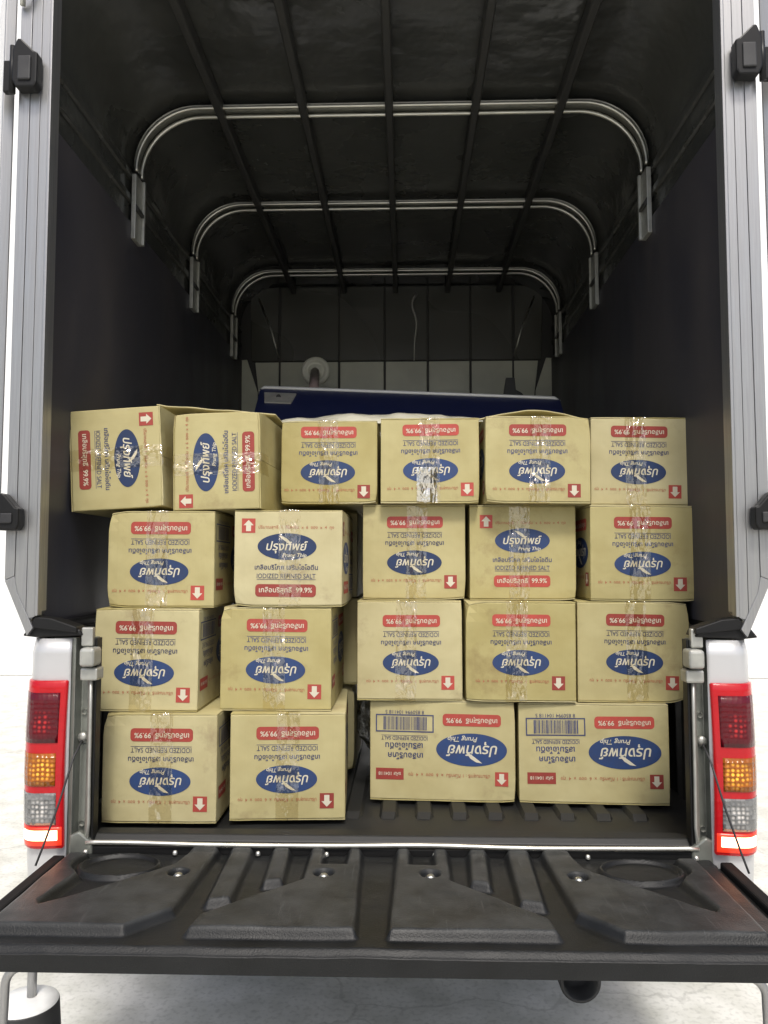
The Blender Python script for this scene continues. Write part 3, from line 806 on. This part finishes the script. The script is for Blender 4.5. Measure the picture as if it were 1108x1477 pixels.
def rect(w, h_, x=0, z=0):
    return [(x - w / 2, z - h_ / 2), (x + w / 2, z - h_ / 2), (x + w / 2, z + h_ / 2), (x - w / 2, z + h_ / 2)]
def rrect(w, h_, r, n=5):
    pts = []
    for cx, cz, a0 in ((w / 2 - r, h_ / 2 - r, 0), (-w / 2 + r, h_ / 2 - r, 90), (-w / 2 + r, -h_ / 2 + r, 180), (w / 2 - r, -h_ / 2 + r, 270)):
        for k in range(n + 1):
            a = R(a0 + 90 * k / n)
            pts.append((cx + r * math.cos(a), cz + r * math.sin(a)))
    return pts
def oval(a, b, n=48):
    return [(a * math.cos(2 * math.pi * k / n), b * math.sin(2 * math.pi * k / n)) for k in range(n)]
def join_meshes(name, items):
    bm = bmesh.new()
    for me, dx, dz in items:
        n0 = len(bm.verts)
        bm.from_mesh(me)
        bm.verts.ensure_lookup_table()
        for vv in bm.verts[n0:]:
            vv.co.x += dx; vv.co.z += dz
    me = bpy.data.meshes.new(name)
    bm.to_mesh(me); bm.free()
    return me

ARROW = flat_mesh('arrow_symbol', [[(0, 0.0150), (-0.0135, 0.0010), (-0.0066, 0.0010), (-0.0066, -0.0145), (0.0066, -0.0145), (0.0066, 0.0010), (0.0135, 0.0010)]])
BADGE = flat_mesh('arrow_badge', [rect(0.036, 0.038)])
PILL = flat_mesh('purity_banner', [rrect(0.160, 0.033, 0.0095)])
PILL_T = text_mesh('เกลือบริสุทธิ์  99.9%', 0.140, 0, 0.012)
def logo(a, b, tw):
    ov = flat_mesh('logo_oval', [oval(a, b)])
    t = text_mesh('ปรุงทิพย์', tw, 0.20, 0.014)
    t2 = text_mesh('Prung Thip', tw * 0.58, 0.25, 0.012)
    k = a / 0.078
    sw = flat_mesh('swoosh', [[(-0.0235 * k, 0.0285 * k), (-0.010 * k, 0.0265 * k), (0.002 * k, 0.019 * k), (0.0095 * k, 0.0095 * k), (0.013 * k, 0.0045 * k), (0.0005 * k, 0.0105 * k), (-0.008 * k, 0.0165 * k)]])
    return ov, join_meshes('logo_lettering', [(t, 0, -0.002 * k), (t2, 0.020 * k, -0.0242 * k), (sw, 0, 0)])
OVAL_S, LOGO_S = logo(0.078, 0.0352, 0.110)
OVAL_L, LOGO_L = logo(0.097, 0.0446, 0.140)
UND = flat_mesh('rule', [rect(0.156, 0.0012)])
NAME_S = join_meshes('product_lettering', [(text_mesh('เกลือบริโภค เสริมไอโอดีน', 0.167, 0, 0.016), 0, 0.0125), (text_mesh('IODIZED REFINED SALT', 0.155, 0, 0.002, 0.0125), 0, -0.0115), (UND, 0, -0.0205)])
WEIGHT_S = text_mesh('ปริมาณสุทธิ  1  กิโลกรัม  x  6  ซอง  x  4  ถุง', 0.200, 0, 0.006)
WEIGHT_L = text_mesh('ปริมาณสุทธิ : 1 กิโลกรัม  x  6  ซอง  x  4  ถุง', 0.224, 0, 0.006)
UND2 = flat_mesh('rule', [rect(0.128, 0.001)])
NAME_L = join_meshes('product_lettering', [(text_mesh('เกลือบริโภค', 0.097, 0, 0.022), -0.003, 0.0185), (text_mesh('เสริมไอโอดีน', 0.104, 0, 0.022), 0.001, -0.008), (text_mesh('IODIZED REFINED SALT', 0.128, 0, 0.004, 0.0105), 0, -0.030), (UND2, 0, -0.0375)])
NUM_B = flat_mesh('code_badge', [rect(0.077, 0.031)])
NUM_T = text_mesh('รหัส 104118', 0.062, 0, 0.01)
BAR_F = flat_mesh('barcode_frame', [rect(0.161, 0.0035, 0, 0.0225), rect(0.161, 0.0035, 0, -0.0225), rect(0.0035, 0.0415, -0.0788, 0), rect(0.0035, 0.0415, 0.0788, 0)])
rb = random.Random(5)
bars, x = [], -0.061
while x < 0.060:
    w_ = rb.choice((0.0010, 0.0010, 0.0018, 0.0026, 0.0034))
    bars.append(rect(w_, 0.036, x + w_ / 2, 0)); x += w_ + rb.choice((0.0010, 0.0012, 0.0020, 0.0028))
BAR_L = join_meshes('barcode_lines', [(flat_mesh('bars', bars), 0, 0), (text_mesh('8 850994 104118 5', 0.107, 0, 0.0), 0, -0.0305)])

# (name, mesh, material, x, z, [(sub name, mesh, material)])
END = [('arrow_badge', BADGE, 'red', -0.1027, 0.0855, [('arrow_symbol', ARROW, 'cream')]),
       ('weight_lettering', WEIGHT_S, 'redtext', 0.0235, 0.0815, []),
       ('logo_oval', OVAL_S, 'blue', 0.0, 0.0310, [('logo_lettering', LOGO_S, 'cream')]),
       ('product_lettering', NAME_S, 'navy', -0.001, -0.0350, []),
       ('purity_banner', PILL, 'red', -0.002, -0.0845, [('banner_lettering', PILL_T, 'cream')])]
LONG = [('arrow_badge', BADGE, 'red', -0.1635, 0.0743, [('arrow_symbol', ARROW, 'cream')]),
        ('weight_lettering', WEIGHT_L, 'redtext', -0.020, 0.0675, []),
        ('logo_oval', OVAL_L, 'blue', -0.0814, -0.0025, [('logo_lettering', LOGO_L, 'cream')]),
        ('purity_banner', PILL, 'red', -0.082, -0.0826, [('banner_lettering', PILL_T, 'cream')]),
        ('product_lettering', NAME_L, 'navy', 0.1035, 0.0, []),
        ('code_badge', NUM_B, 'red', 0.1437, 0.0677, [('code_lettering', NUM_T, 'cream')]),
        ('barcode_frame', BAR_F, 'navy', 0.103, -0.0706, [('barcode_lines', BAR_L, 'navy')])]
_mm = {}
def pmesh(me, key):
    k = (me.name, key)
    if k not in _mm:
        m2 = me.copy()
        m2.materials.clear(); m2.materials.append(M[key])
        _mm[k] = m2
    return _mm[k]

# ------------------------------------------------------------------ cartons
def crush_shift(p, W, D, H, crush):
    mv = Vector((0, 0, 0))
    for (a, b, c), (k, rad) in crush.items():
        dist = (p - Vector((a * W / 2, b * D / 2, c * H / 2))).length
        if dist < rad:
            mv -= Vector((a, b, c)) * k * (1 - dist / rad) ** 1.5
    return mv

def carton_body(W, D, H, rnd, crush):
    bm = bmesh.new()
    bmesh.ops.create_cube(bm, size=1.0)
    bmesh.ops.scale(bm, vec=(W, D, H - 0.006), verts=bm.verts)
    bmesh.ops.subdivide_edges(bm, edges=list(bm.edges), cuts=9, use_grid_fill=True)
    sharp = [e for e in bm.edges if len(e.link_faces) == 2 and e.calc_face_angle(0) > 0.5]
    bmesh.ops.bevel(bm, geom=sharp, offset=0.0026, segments=2, profile=0.5, affect='EDGES', clamp_overlap=True)
    sd = Vector((rnd.random() * 50, rnd.random() * 50, rnd.random() * 50))
    for vv in bm.verts:
        p = vv.co.copy()
        d = 0.0022 * (0.5 + 0.5 * noise.noise(p * 9 + sd))
        e = [abs(p.x) / (W / 2), abs(p.y) / (D / 2), abs(p.z) / (H / 2)]
        on_edge = sum(1 for q_ in e if q_ > 0.965) >= 2
        mv = Vector((0, 0, 0))
        if on_edge:
            mv -= Vector((p.x / (W / 2), p.y / (D / 2), p.z / (H / 2))) * d * 0.5
        vv.co += mv + crush_shift(p, W, D, H, crush)
    bmesh.ops.recalc_face_normals(bm, faces=bm.faces)
    me = bpy.data.meshes.new('board')
    bm.to_mesh(me); bm.free()
    me.materials.append(M['card'])
    return me

def flap_mesh(W, D, rnd, sgn, full=None, crush=None, at=None):
    bm = bmesh.new()
    box_bm(bm, -W / 2, W / 2, -D / 2, D / 2, -0.0015, 0.0013)
    bmesh.ops.subdivide_edges(bm, edges=[e for e in bm.edges if abs((e.verts[0].co - e.verts[1].co).y) > D * 0.9], cuts=11)
    bmesh.ops.subdivide_edges(bm, edges=[e for e in bm.edges if abs((e.verts[0].co - e.verts[1].co).x) > W * 0.9], cuts=5)
    s0 = rnd.random() * 40
    for vv in bm.verts:
        if abs(vv.co.y) > D * 0.49 or abs(vv.co.x) > W * 0.49:
            vv.co.y -= math.copysign(0.0016 * (0.5 + 0.5 * noise.noise(Vector((vv.co.x * 30 + s0, s0, 0)))), vv.co.y)
            vv.co.z -= sgn * 0.0012 * abs(noise.noise(Vector((vv.co.x * 25 + s0, vv.co.y * 25, 3))))
        vv.co += crush_shift(vv.co + at, *full, crush)
    bmesh.ops.recalc_face_normals(bm, faces=bm.faces)
    me = bpy.data.meshes.new('flap')
    bm.to_mesh(me); bm.free()
    me.materials.append(M['card'])
    return me

def tape_mesh(H, D, rnd, over=0.09):
    """a strip down the end of a carton that folds over onto its top and bottom"""
    w = 0.058
    nu, path = 8, []
    off = 0.0017
    for k in range(9): path.append((-D / 2 + over * (1 - k / 8) , -H / 2 - off))
    for k in range(1, 40): path.append((-D / 2 - off, -H / 2 - off + (H + 2 * off) * k / 40))
    for k in range(9): path.append((-D / 2 + over * k / 8, H / 2 + off))
    vs, fs = [], []
    x0 = rnd.uniform(-0.012, 0.012); sl = rnd.uniform(-0.02, 0.02)
    s0 = rnd.random() * 60
    for j, (y, z) in enumerate(path):
        for i in range(nu + 1):
            x = -w / 2 + w * i / nu
            k = 0.0008 * noise.noise(Vector((x * 70 + s0, j * 0.35, s0)))
            vs.append((x + x0 + sl * z + 0.0012 * noise.noise(Vector((s0, j * 0.2, 1))), y - abs(k), z))
    for j in range(len(path) - 1):
        for i in range(nu):
            a = j * (nu + 1) + i
            fs.append((a, a + 1, a + nu + 2, a + nu + 1))
    me = bpy.data.meshes.new('tape')
    me.from_pydata(vs, [], fs)
    me.polygons.foreach_set('use_smooth', [True] * len(fs))
    me.materials.append(M['tape'])
    me.update()
    return me

def put(name, me, parent, mtx):
    o = link(name, me, None, parent)
    o.matrix_local = mtx
    return o

_pr = random.Random(21)
def print_face(root, F, items):
    F = F @ Matrix.Translation((_pr.uniform(-0.004, 0.004), 0, _pr.uniform(-0.003, 0.003))) @ Matrix.Rotation(R(_pr.uniform(-0.7, 0.7)), 4, 'Y')
    for nm, me, mk, px, pz, subs in items:
        o = put(nm, pmesh(me, mk), root, F @ Matrix.Translation((px, -0.0007, pz)))
        for snm, sme, smk in subs:
            put(snm, pmesh(sme, smk), o, Matrix.Translation((0, -0.0004, 0)))

TY = Matrix.Rotation
def carton(label, x0, x1, Y, z0, z1, turn=180, long=False, roll=0.0, yaw=0.0, sides='', tape=True, seed=0, front=True, group='salt cartons stacked in the truck', glare=None):
    """turn: how far the upright print is rolled about the line of sight; long: the long side faces the tailgate"""
    rnd = random.Random(seed * 77 + 5)
    w, h_ = x1 - x0, z1 - z0
    if turn % 180 == 0:
        pw, ph = w, h_
    else:
        pw, ph = h_, w
    if long:
        D_, W_ = pw, 0.293
    else:
        W_, D_ = pw, 0.403
    H_ = ph
    dep = W_ if long else D_
    root = empty('carton', ((x0 + x1) / 2 - math.sin(R(yaw)) * dep / 2, Y + dep / 2, z0), label, 'carton', group)
    root.rotation_euler = (0, R(roll), R(yaw))
    B = Matrix.Translation((0, 0, h_ / 2)) @ TY(R(turn), 4, 'Y')
    if long:
        B = B @ TY(R(-90), 4, 'Z')            # inner +X face turned to the tailgate
    crush = {(a, b, c): ((rnd.random() ** 4) * 0.011, rnd.uniform(0.03, 0.065)) for a in (-1, 1) for b in (-1, 1) for c in (-1, 1)}
    put('board', carton_body(W_, D_, H_, rnd, crush), root, B)
    for sg in (-1, 1):
        for sx in (-1, 1):
            fl = put('flap', flap_mesh(W_ / 2 - 0.0012, D_ - 0.001, rnd, sg, (W_, D_, H_), crush, Vector((sx * W_ / 4, 0, sg * (H_ / 2 - 0.0015)))), root, B @ Matrix.Translation((sx * W_ / 4, 0, sg * (H_ / 2 - 0.0015))))
    if front and not long:
        print_face(root, B @ Matrix.Translation((0, -D_ / 2, 0)), END)
    FR = B @ TY(R(90), 4, 'Z') @ Matrix.Translation((0, -W_ / 2, 0))      # inner +X
    FL = B @ TY(R(-90), 4, 'Z') @ Matrix.Translation((0, -W_ / 2, 0))     # inner -X
    if long:
        print_face(root, FR, LONG)
    else:
        flip = turn == 180
        if 'R' in sides: print_face(root, FL if flip else FR, LONG)
        if 'L' in sides: print_face(root, FR if flip else FL, LONG)
    if tape and not long:
        tp = put('packing_tape', tape_mesh(H_, D_, rnd), root, B)
        if glare:
            tm = tape_mesh(glare[1] - glare[0], 0.4, rnd, 0.0)
            tm.materials.clear(); tm.materials.append(M['tape_crinkled'])
            put('tape_patch', tm, tp, Matrix.Translation((0, -D_ / 2 + 0.2 - 0.0014, (glare[0] + glare[1]) / 2)))
    return root

G = 0.0006
# bottom row
carton('upside-down salt carton on the bed floor, nearest the left tail light', -0.730, -0.437, 0.148, FZ + G, 1.032, sides='R', tape=True, seed=1)
carton('upside-down salt carton standing on the bed floor, second from the left side', -0.410, -0.115, 0.180, FZ + G, 1.029, sides='R', seed=2, yaw=3.4)
carton('long-sided salt carton with a barcode on the bed floor, left of two such', -0.061, 0.340, 0.350, FZ + G, 1.033, long=True, yaw=-3.2, seed=3)
carton('long-sided salt carton with a barcode on the bed floor beside the right wall', 0.349, 0.754, 0.335, FZ + G, 1.030, long=True, yaw=-3.0, seed=4)
# second row
carton('salt carton in second row from the floor, jutting out beside the left latch', -0.766, -0.494, 0.167, 1.0335, 1.296, sides='R', roll=0.3, seed=5)
carton('salt carton in second row from the floor, second from the left latch', -0.446, -0.154, 0.205, 1.0305, 1.2985, sides='R', seed=6)
carton('middle salt carton in second row from the floor, directly above the left barcode carton', -0.096, 0.197, 0.345, 1.0345, 1.309, seed=7)
carton('salt carton in second row from the floor, resting across both barcode cartons', 0.204, 0.507, 0.330, 1.0345, 1.308, seed=8, roll=0.4)
carton('salt carton in second row from the floor, beside the right latch', 0.513, 0.822, 0.345, 1.0315, 1.308, seed=9, sides='L', roll=0.4)
# third row
carton('leftmost salt carton of the row just below the top, under the tipped carton', -0.748, -0.463, 0.198, 1.2975, 1.552, sides='R', seed=10)
carton('left one of the two cartons with upright print, its right side showing', -0.413, -0.126, 0.202, 1.3000, 1.554, turn=0, sides='R', seed=11)
carton('upside-down salt carton standing between the two cartons with upright print', -0.083, 0.211, 0.385, 1.3105, 1.582, seed=12)
carton('right one of the two cartons with upright print, a dark gap beside it', 0.222, 0.525, 0.390, 1.3095, 1.580, turn=0, seed=13, sides='R', roll=0.2)
carton('rightmost salt carton of the row just below the top, a gap on its left', 0.553, 0.850, 0.345, 1.3095, 1.575, seed=14, sides='L', roll=0.5)
# top row
carton('tipped salt carton at the left end of the top row, arrow at its top', -0.852, -0.602, 0.205, 1.5580, 1.830, turn=90, roll=-3.4, sides='', seed=15, yaw=-1)
carton('salt carton lying on its side on the top row, red arrow at its bottom left', -0.578, -0.341, 0.200, 1.5555, 1.816, turn=-90, roll=-1.2, yaw=-3, seed=16)
carton('smallest-looking top-row salt carton below the white table bracket', -0.316, -0.040, 0.360, 1.5835, 1.822, seed=17)
carton('top-row salt carton with the brightest glare on its tape', -0.031, 0.249, 0.350, 1.5835, 1.826, seed=18, glare=(0.02, 0.118))
carton('top-row salt carton with brown stains and the taller face, right of the glaring tape', 0.262, 0.556, 0.330, 1.5815, 1.826, seed=19, roll=0.6, sides='L')
carton('rightmost salt carton of the top row against the dark right wall', 0.566, 0.843, 0.375, 1.5765, 1.830, seed=20, roll=0.6)
# second layer, peeping through the gap in the middle
gl = 'salt cartons in the second layer'
zz = FZ + G
for r_, (x0, x1, Y0) in enumerate(((-0.416, -0.123, 0.655), (-0.400, -0.106, 0.640), (-0.41, -0.115, 0.66), (-0.41, -0.115, 0.67))):
    lab = ['salt carton on the bed floor behind the front ones, its edge showing in the gap',
           'second-layer salt carton, a strip of it showing above the floor carton in the gap',
           'salt carton in the second layer hidden behind the third row',
           'salt carton in the second layer hidden behind the sideways top-row cartons'][r_]
    carton(lab, x0, x1, Y0, zz, zz + 0.272, seed=30 + r_, front=False, tape=False, group=gl)
    zz += 0.2726
zz = FZ + G
for r_ in range(4):
    lab = ['floor carton', 'second-row carton', 'third-row carton', 'top carton'][r_]
    carton('plain ' + lab + ' of the right hidden stack in the second layer', 0.20, 0.493, 0.79, zz, zz + 0.272, seed=40 + r_, front=False, tape=False, group=gl)
    zz += 0.2726
ZTOP = zz

# ------------------------------------------------------------------ things on and behind the cartons
tbl = empty('folding_table', (0.04, 0.95, ZTOP), 'navy folding table board with a pale rim leaning behind the top cartons', 'folding table')
def slab(name, quad, nvec, th, m, parent, bev=0.002):
    bm = bmesh.new()
    off = Vector(parent.location) if parent else Vector()
    A = [bm.verts.new(Vector(p) - off) for p in quad]
    B = [bm.verts.new(Vector(p) - off + Vector(nvec) * th) for p in quad]
    bm.faces.new(A); bm.faces.new(B[::-1])
    for i in range(4):
        bm.faces.new((A[i], B[i], B[(i + 1) % 4], A[(i + 1) % 4]))
    bmesh.ops.recalc_face_normals(bm, faces=bm.faces)
    if bev: bevel(bm, bev)
    return from_bm(bm, name, m, parent)
tL, tR = Vector((-0.515, 1.08, 2.085)), Vector((0.612, 1.02, 2.024))
bL, bR = Vector((-0.50, 0.80, 1.866)), Vector((0.60, 0.80, 1.858))
nv = (tR - tL).cross(bL - tL).normalized()
if nv.y < 0: nv = -nv
slab('tabletop', [tL, tR, bR, bL], nv, 0.02, M['board_blue'], tbl)
o_ = Vector(tbl.location)
tube('table_rim', [tL - o_ + Vector((0.0, 0, -0.012)), tL - o_ + Vector((0.016, 0, 0.002)), tR - o_ + Vector((-0.02, 0, 0.002)), tR - o_ + Vector((0.0, 0, -0.012))], 0.0075, M['board_rim'], tbl, 8)
up = (bL - tL).normalized(); al = (tR - tL).normalized()
q0 = tL + al * 0.02 + up * 0.045
bk = slab('leg_bracket', [q0, q0 + al * 0.125, q0 + al * 0.11 + up * 0.085, q0 + al * 0.01 + up * 0.085], -nv, 0.006, M['bracket'], tbl)
lathe('bracket_hole', [(0, -0.001), (0.007, -0.001), (0.009, 0.0), (0.009, 0.004)], M['rubber'], bk, 12, q0 + al * 0.06 + up * 0.04 - nv * 0.007 - o_, 'Y')
lg = tube('table_leg', [Vector((-0.412, 1.98, 2.375)) - o_, Vector((-0.318, 1.12, 2.05)) - o_], 0.022, M['pinkpost'], tbl, 12)
lathe('foot_disc', [(0, 0.012), (0.030, 0.012), (0.034, 0.004), (0.046, 0.004), (0.050, 0.013), (0.064, 0.012), (0.072, 0.004), (0.072, -0.012), (0, -0.012)], M['disc'], lg, 36, Vector((-0.410, 1.985, 2.38)) - o_, 'Y')
prism('leg_clamp', [(0.485, 1.95), (0.595, 1.95), (0.582, 2.17), (0.57, 2.315), (0.528, 2.315), (0.513, 2.22)], 1.88, 1.90, M['rib_black'], None, 0.003)
lc = bpy.data.objects['leg_clamp']
lc.data.transform(Matrix.Translation(-o_)); lc.parent = tbl
c2 = prism('clamp_tab', [(0.57, 2.205), (0.615, 2.225), (0.605, 2.24), (0.57, 2.26)], 1.885, 1.895, M['rib_black'], None, 0.002)
c2.data.transform(Matrix.Translation(-o_)); c2.parent = lc

def crumpled_sheet(name, x0, x1, y0, y1, zf, m, nx=70, ny=24, amp=0.01, seed=1, th=0.0015):
    vs, fs = [], []
    for j in range(ny + 1):
        for i in range(nx + 1):
            u, v_ = i / nx, j / ny
            x, y = x0 + (x1 - x0) * u, y0 + (y1 - y0) * v_
            n = noise.noise(Vector((x * 9 + seed, y * 14, seed))) * amp + noise.noise(Vector((x * 30, y * 30, seed))) * amp * 0.35
            vs.append((x, y + 0.01 * noise.noise(Vector((x * 12, seed, 2))), zf(u, v_) + n))
    for j in range(ny):
        for i in range(nx):
            a = j * (nx + 1) + i
            fs.append((a, a + 1, a + nx + 2, a + nx + 1))
    me = bpy.data.meshes.new(name)
    me.from_pydata(vs, [], fs)
    me.polygons.foreach_set('use_smooth', [True] * len(fs))
    o = link(name, me, m)
    s_ = o.modifiers.new('thick', 'SOLIDIFY'); s_.thickness = th
    return o
o = crumpled_sheet('plastic_sheet', -0.36, 0.32, 0.56, 0.80, lambda u, v_: 1.84 + 0.045 * math.sin(math.pi * min(1, v_ * 1.4)) * (0.35 + 0.65 * math.sin(math.pi * u) ** 0.6) + 0.012, M['sheet'], amp=0.008)
o['label'] = 'crumpled pale plastic sheet lying across the middle top-row cartons'; o['category'] = 'plastic sheet'
o = crumpled_sheet('cardboard_sheet', 0.24, 0.70, 0.56, 0.78, lambda u, v_: 1.838 + 0.052 * math.exp(-((u - 0.42) / 0.40) ** 2), M['card'], amp=0.003, th=0.004, seed=4)
o['label'] = 'bent brown cardboard sheet humped over the top-row cartons on the right'; o['category'] = 'cardboard'
o = crumpled_sheet('cardboard_sheet', -0.69, -0.34, 0.40, 0.62, lambda u, v_: 1.850 + 0.030 * (1 - u), M['card'], amp=0.004, th=0.004, seed=8)
o['label'] = 'loose cardboard sheet on top of the two sideways cartons at the left'; o['category'] = 'cardboard'

bm = bmesh.new()
bmesh.ops.create_icosphere(bm, subdivisions=5, radius=0.145)
for vv in bm.verts:
    p = vv.co.copy()
    k = 1 + 0.10 * noise.noise(p * 14) + 0.09 * abs(noise.noise(p * 26 + Vector((3, 1, 2)))) - 0.05 * abs(noise.noise(p * 45))
    vv.co = Vector((p.x * k * 0.95, p.y * k, p.z * k * 0.92))
zmin = min(vv.co.z for vv in bm.verts)
for vv in bm.verts: vv.co.z -= zmin
o = from_bm(bm, 'wrapped_bundle', M['film'], None, True)
o.location = (0.01, 0.83, FZ + 0.001)
o['label'] = 'crumpled silver plastic bundle glinting in the gap behind the bottom cartons'; o['category'] = 'bundle'

# ------------------------------------------------------------------ stand on the floor beside the truck
st = empty('post_stand', (-0.955, 0.25, 0), 'black tapered stand filled with white concrete below the left of the tailgate', 'post stand')
lathe('stand_tub', [(0, 0.0), (0.098, 0.0), (0.100, 0.01), (0.082, 0.264), (0.0815, 0.268), (0, 0.268)], M['rubber'], st, 40)
lathe('concrete_fill', [(0.0805, 0.2685), (0.080, 0.2705), (0.04, 0.273), (0, 0.2735)], M['concrete_cap'], st, 40)
tube('post', [(0.005, 0.02, 0.22), (0.005, 0.02, 0.44)], 0.012, M['alu'], st, 12)

bpy.context.view_layer.update()
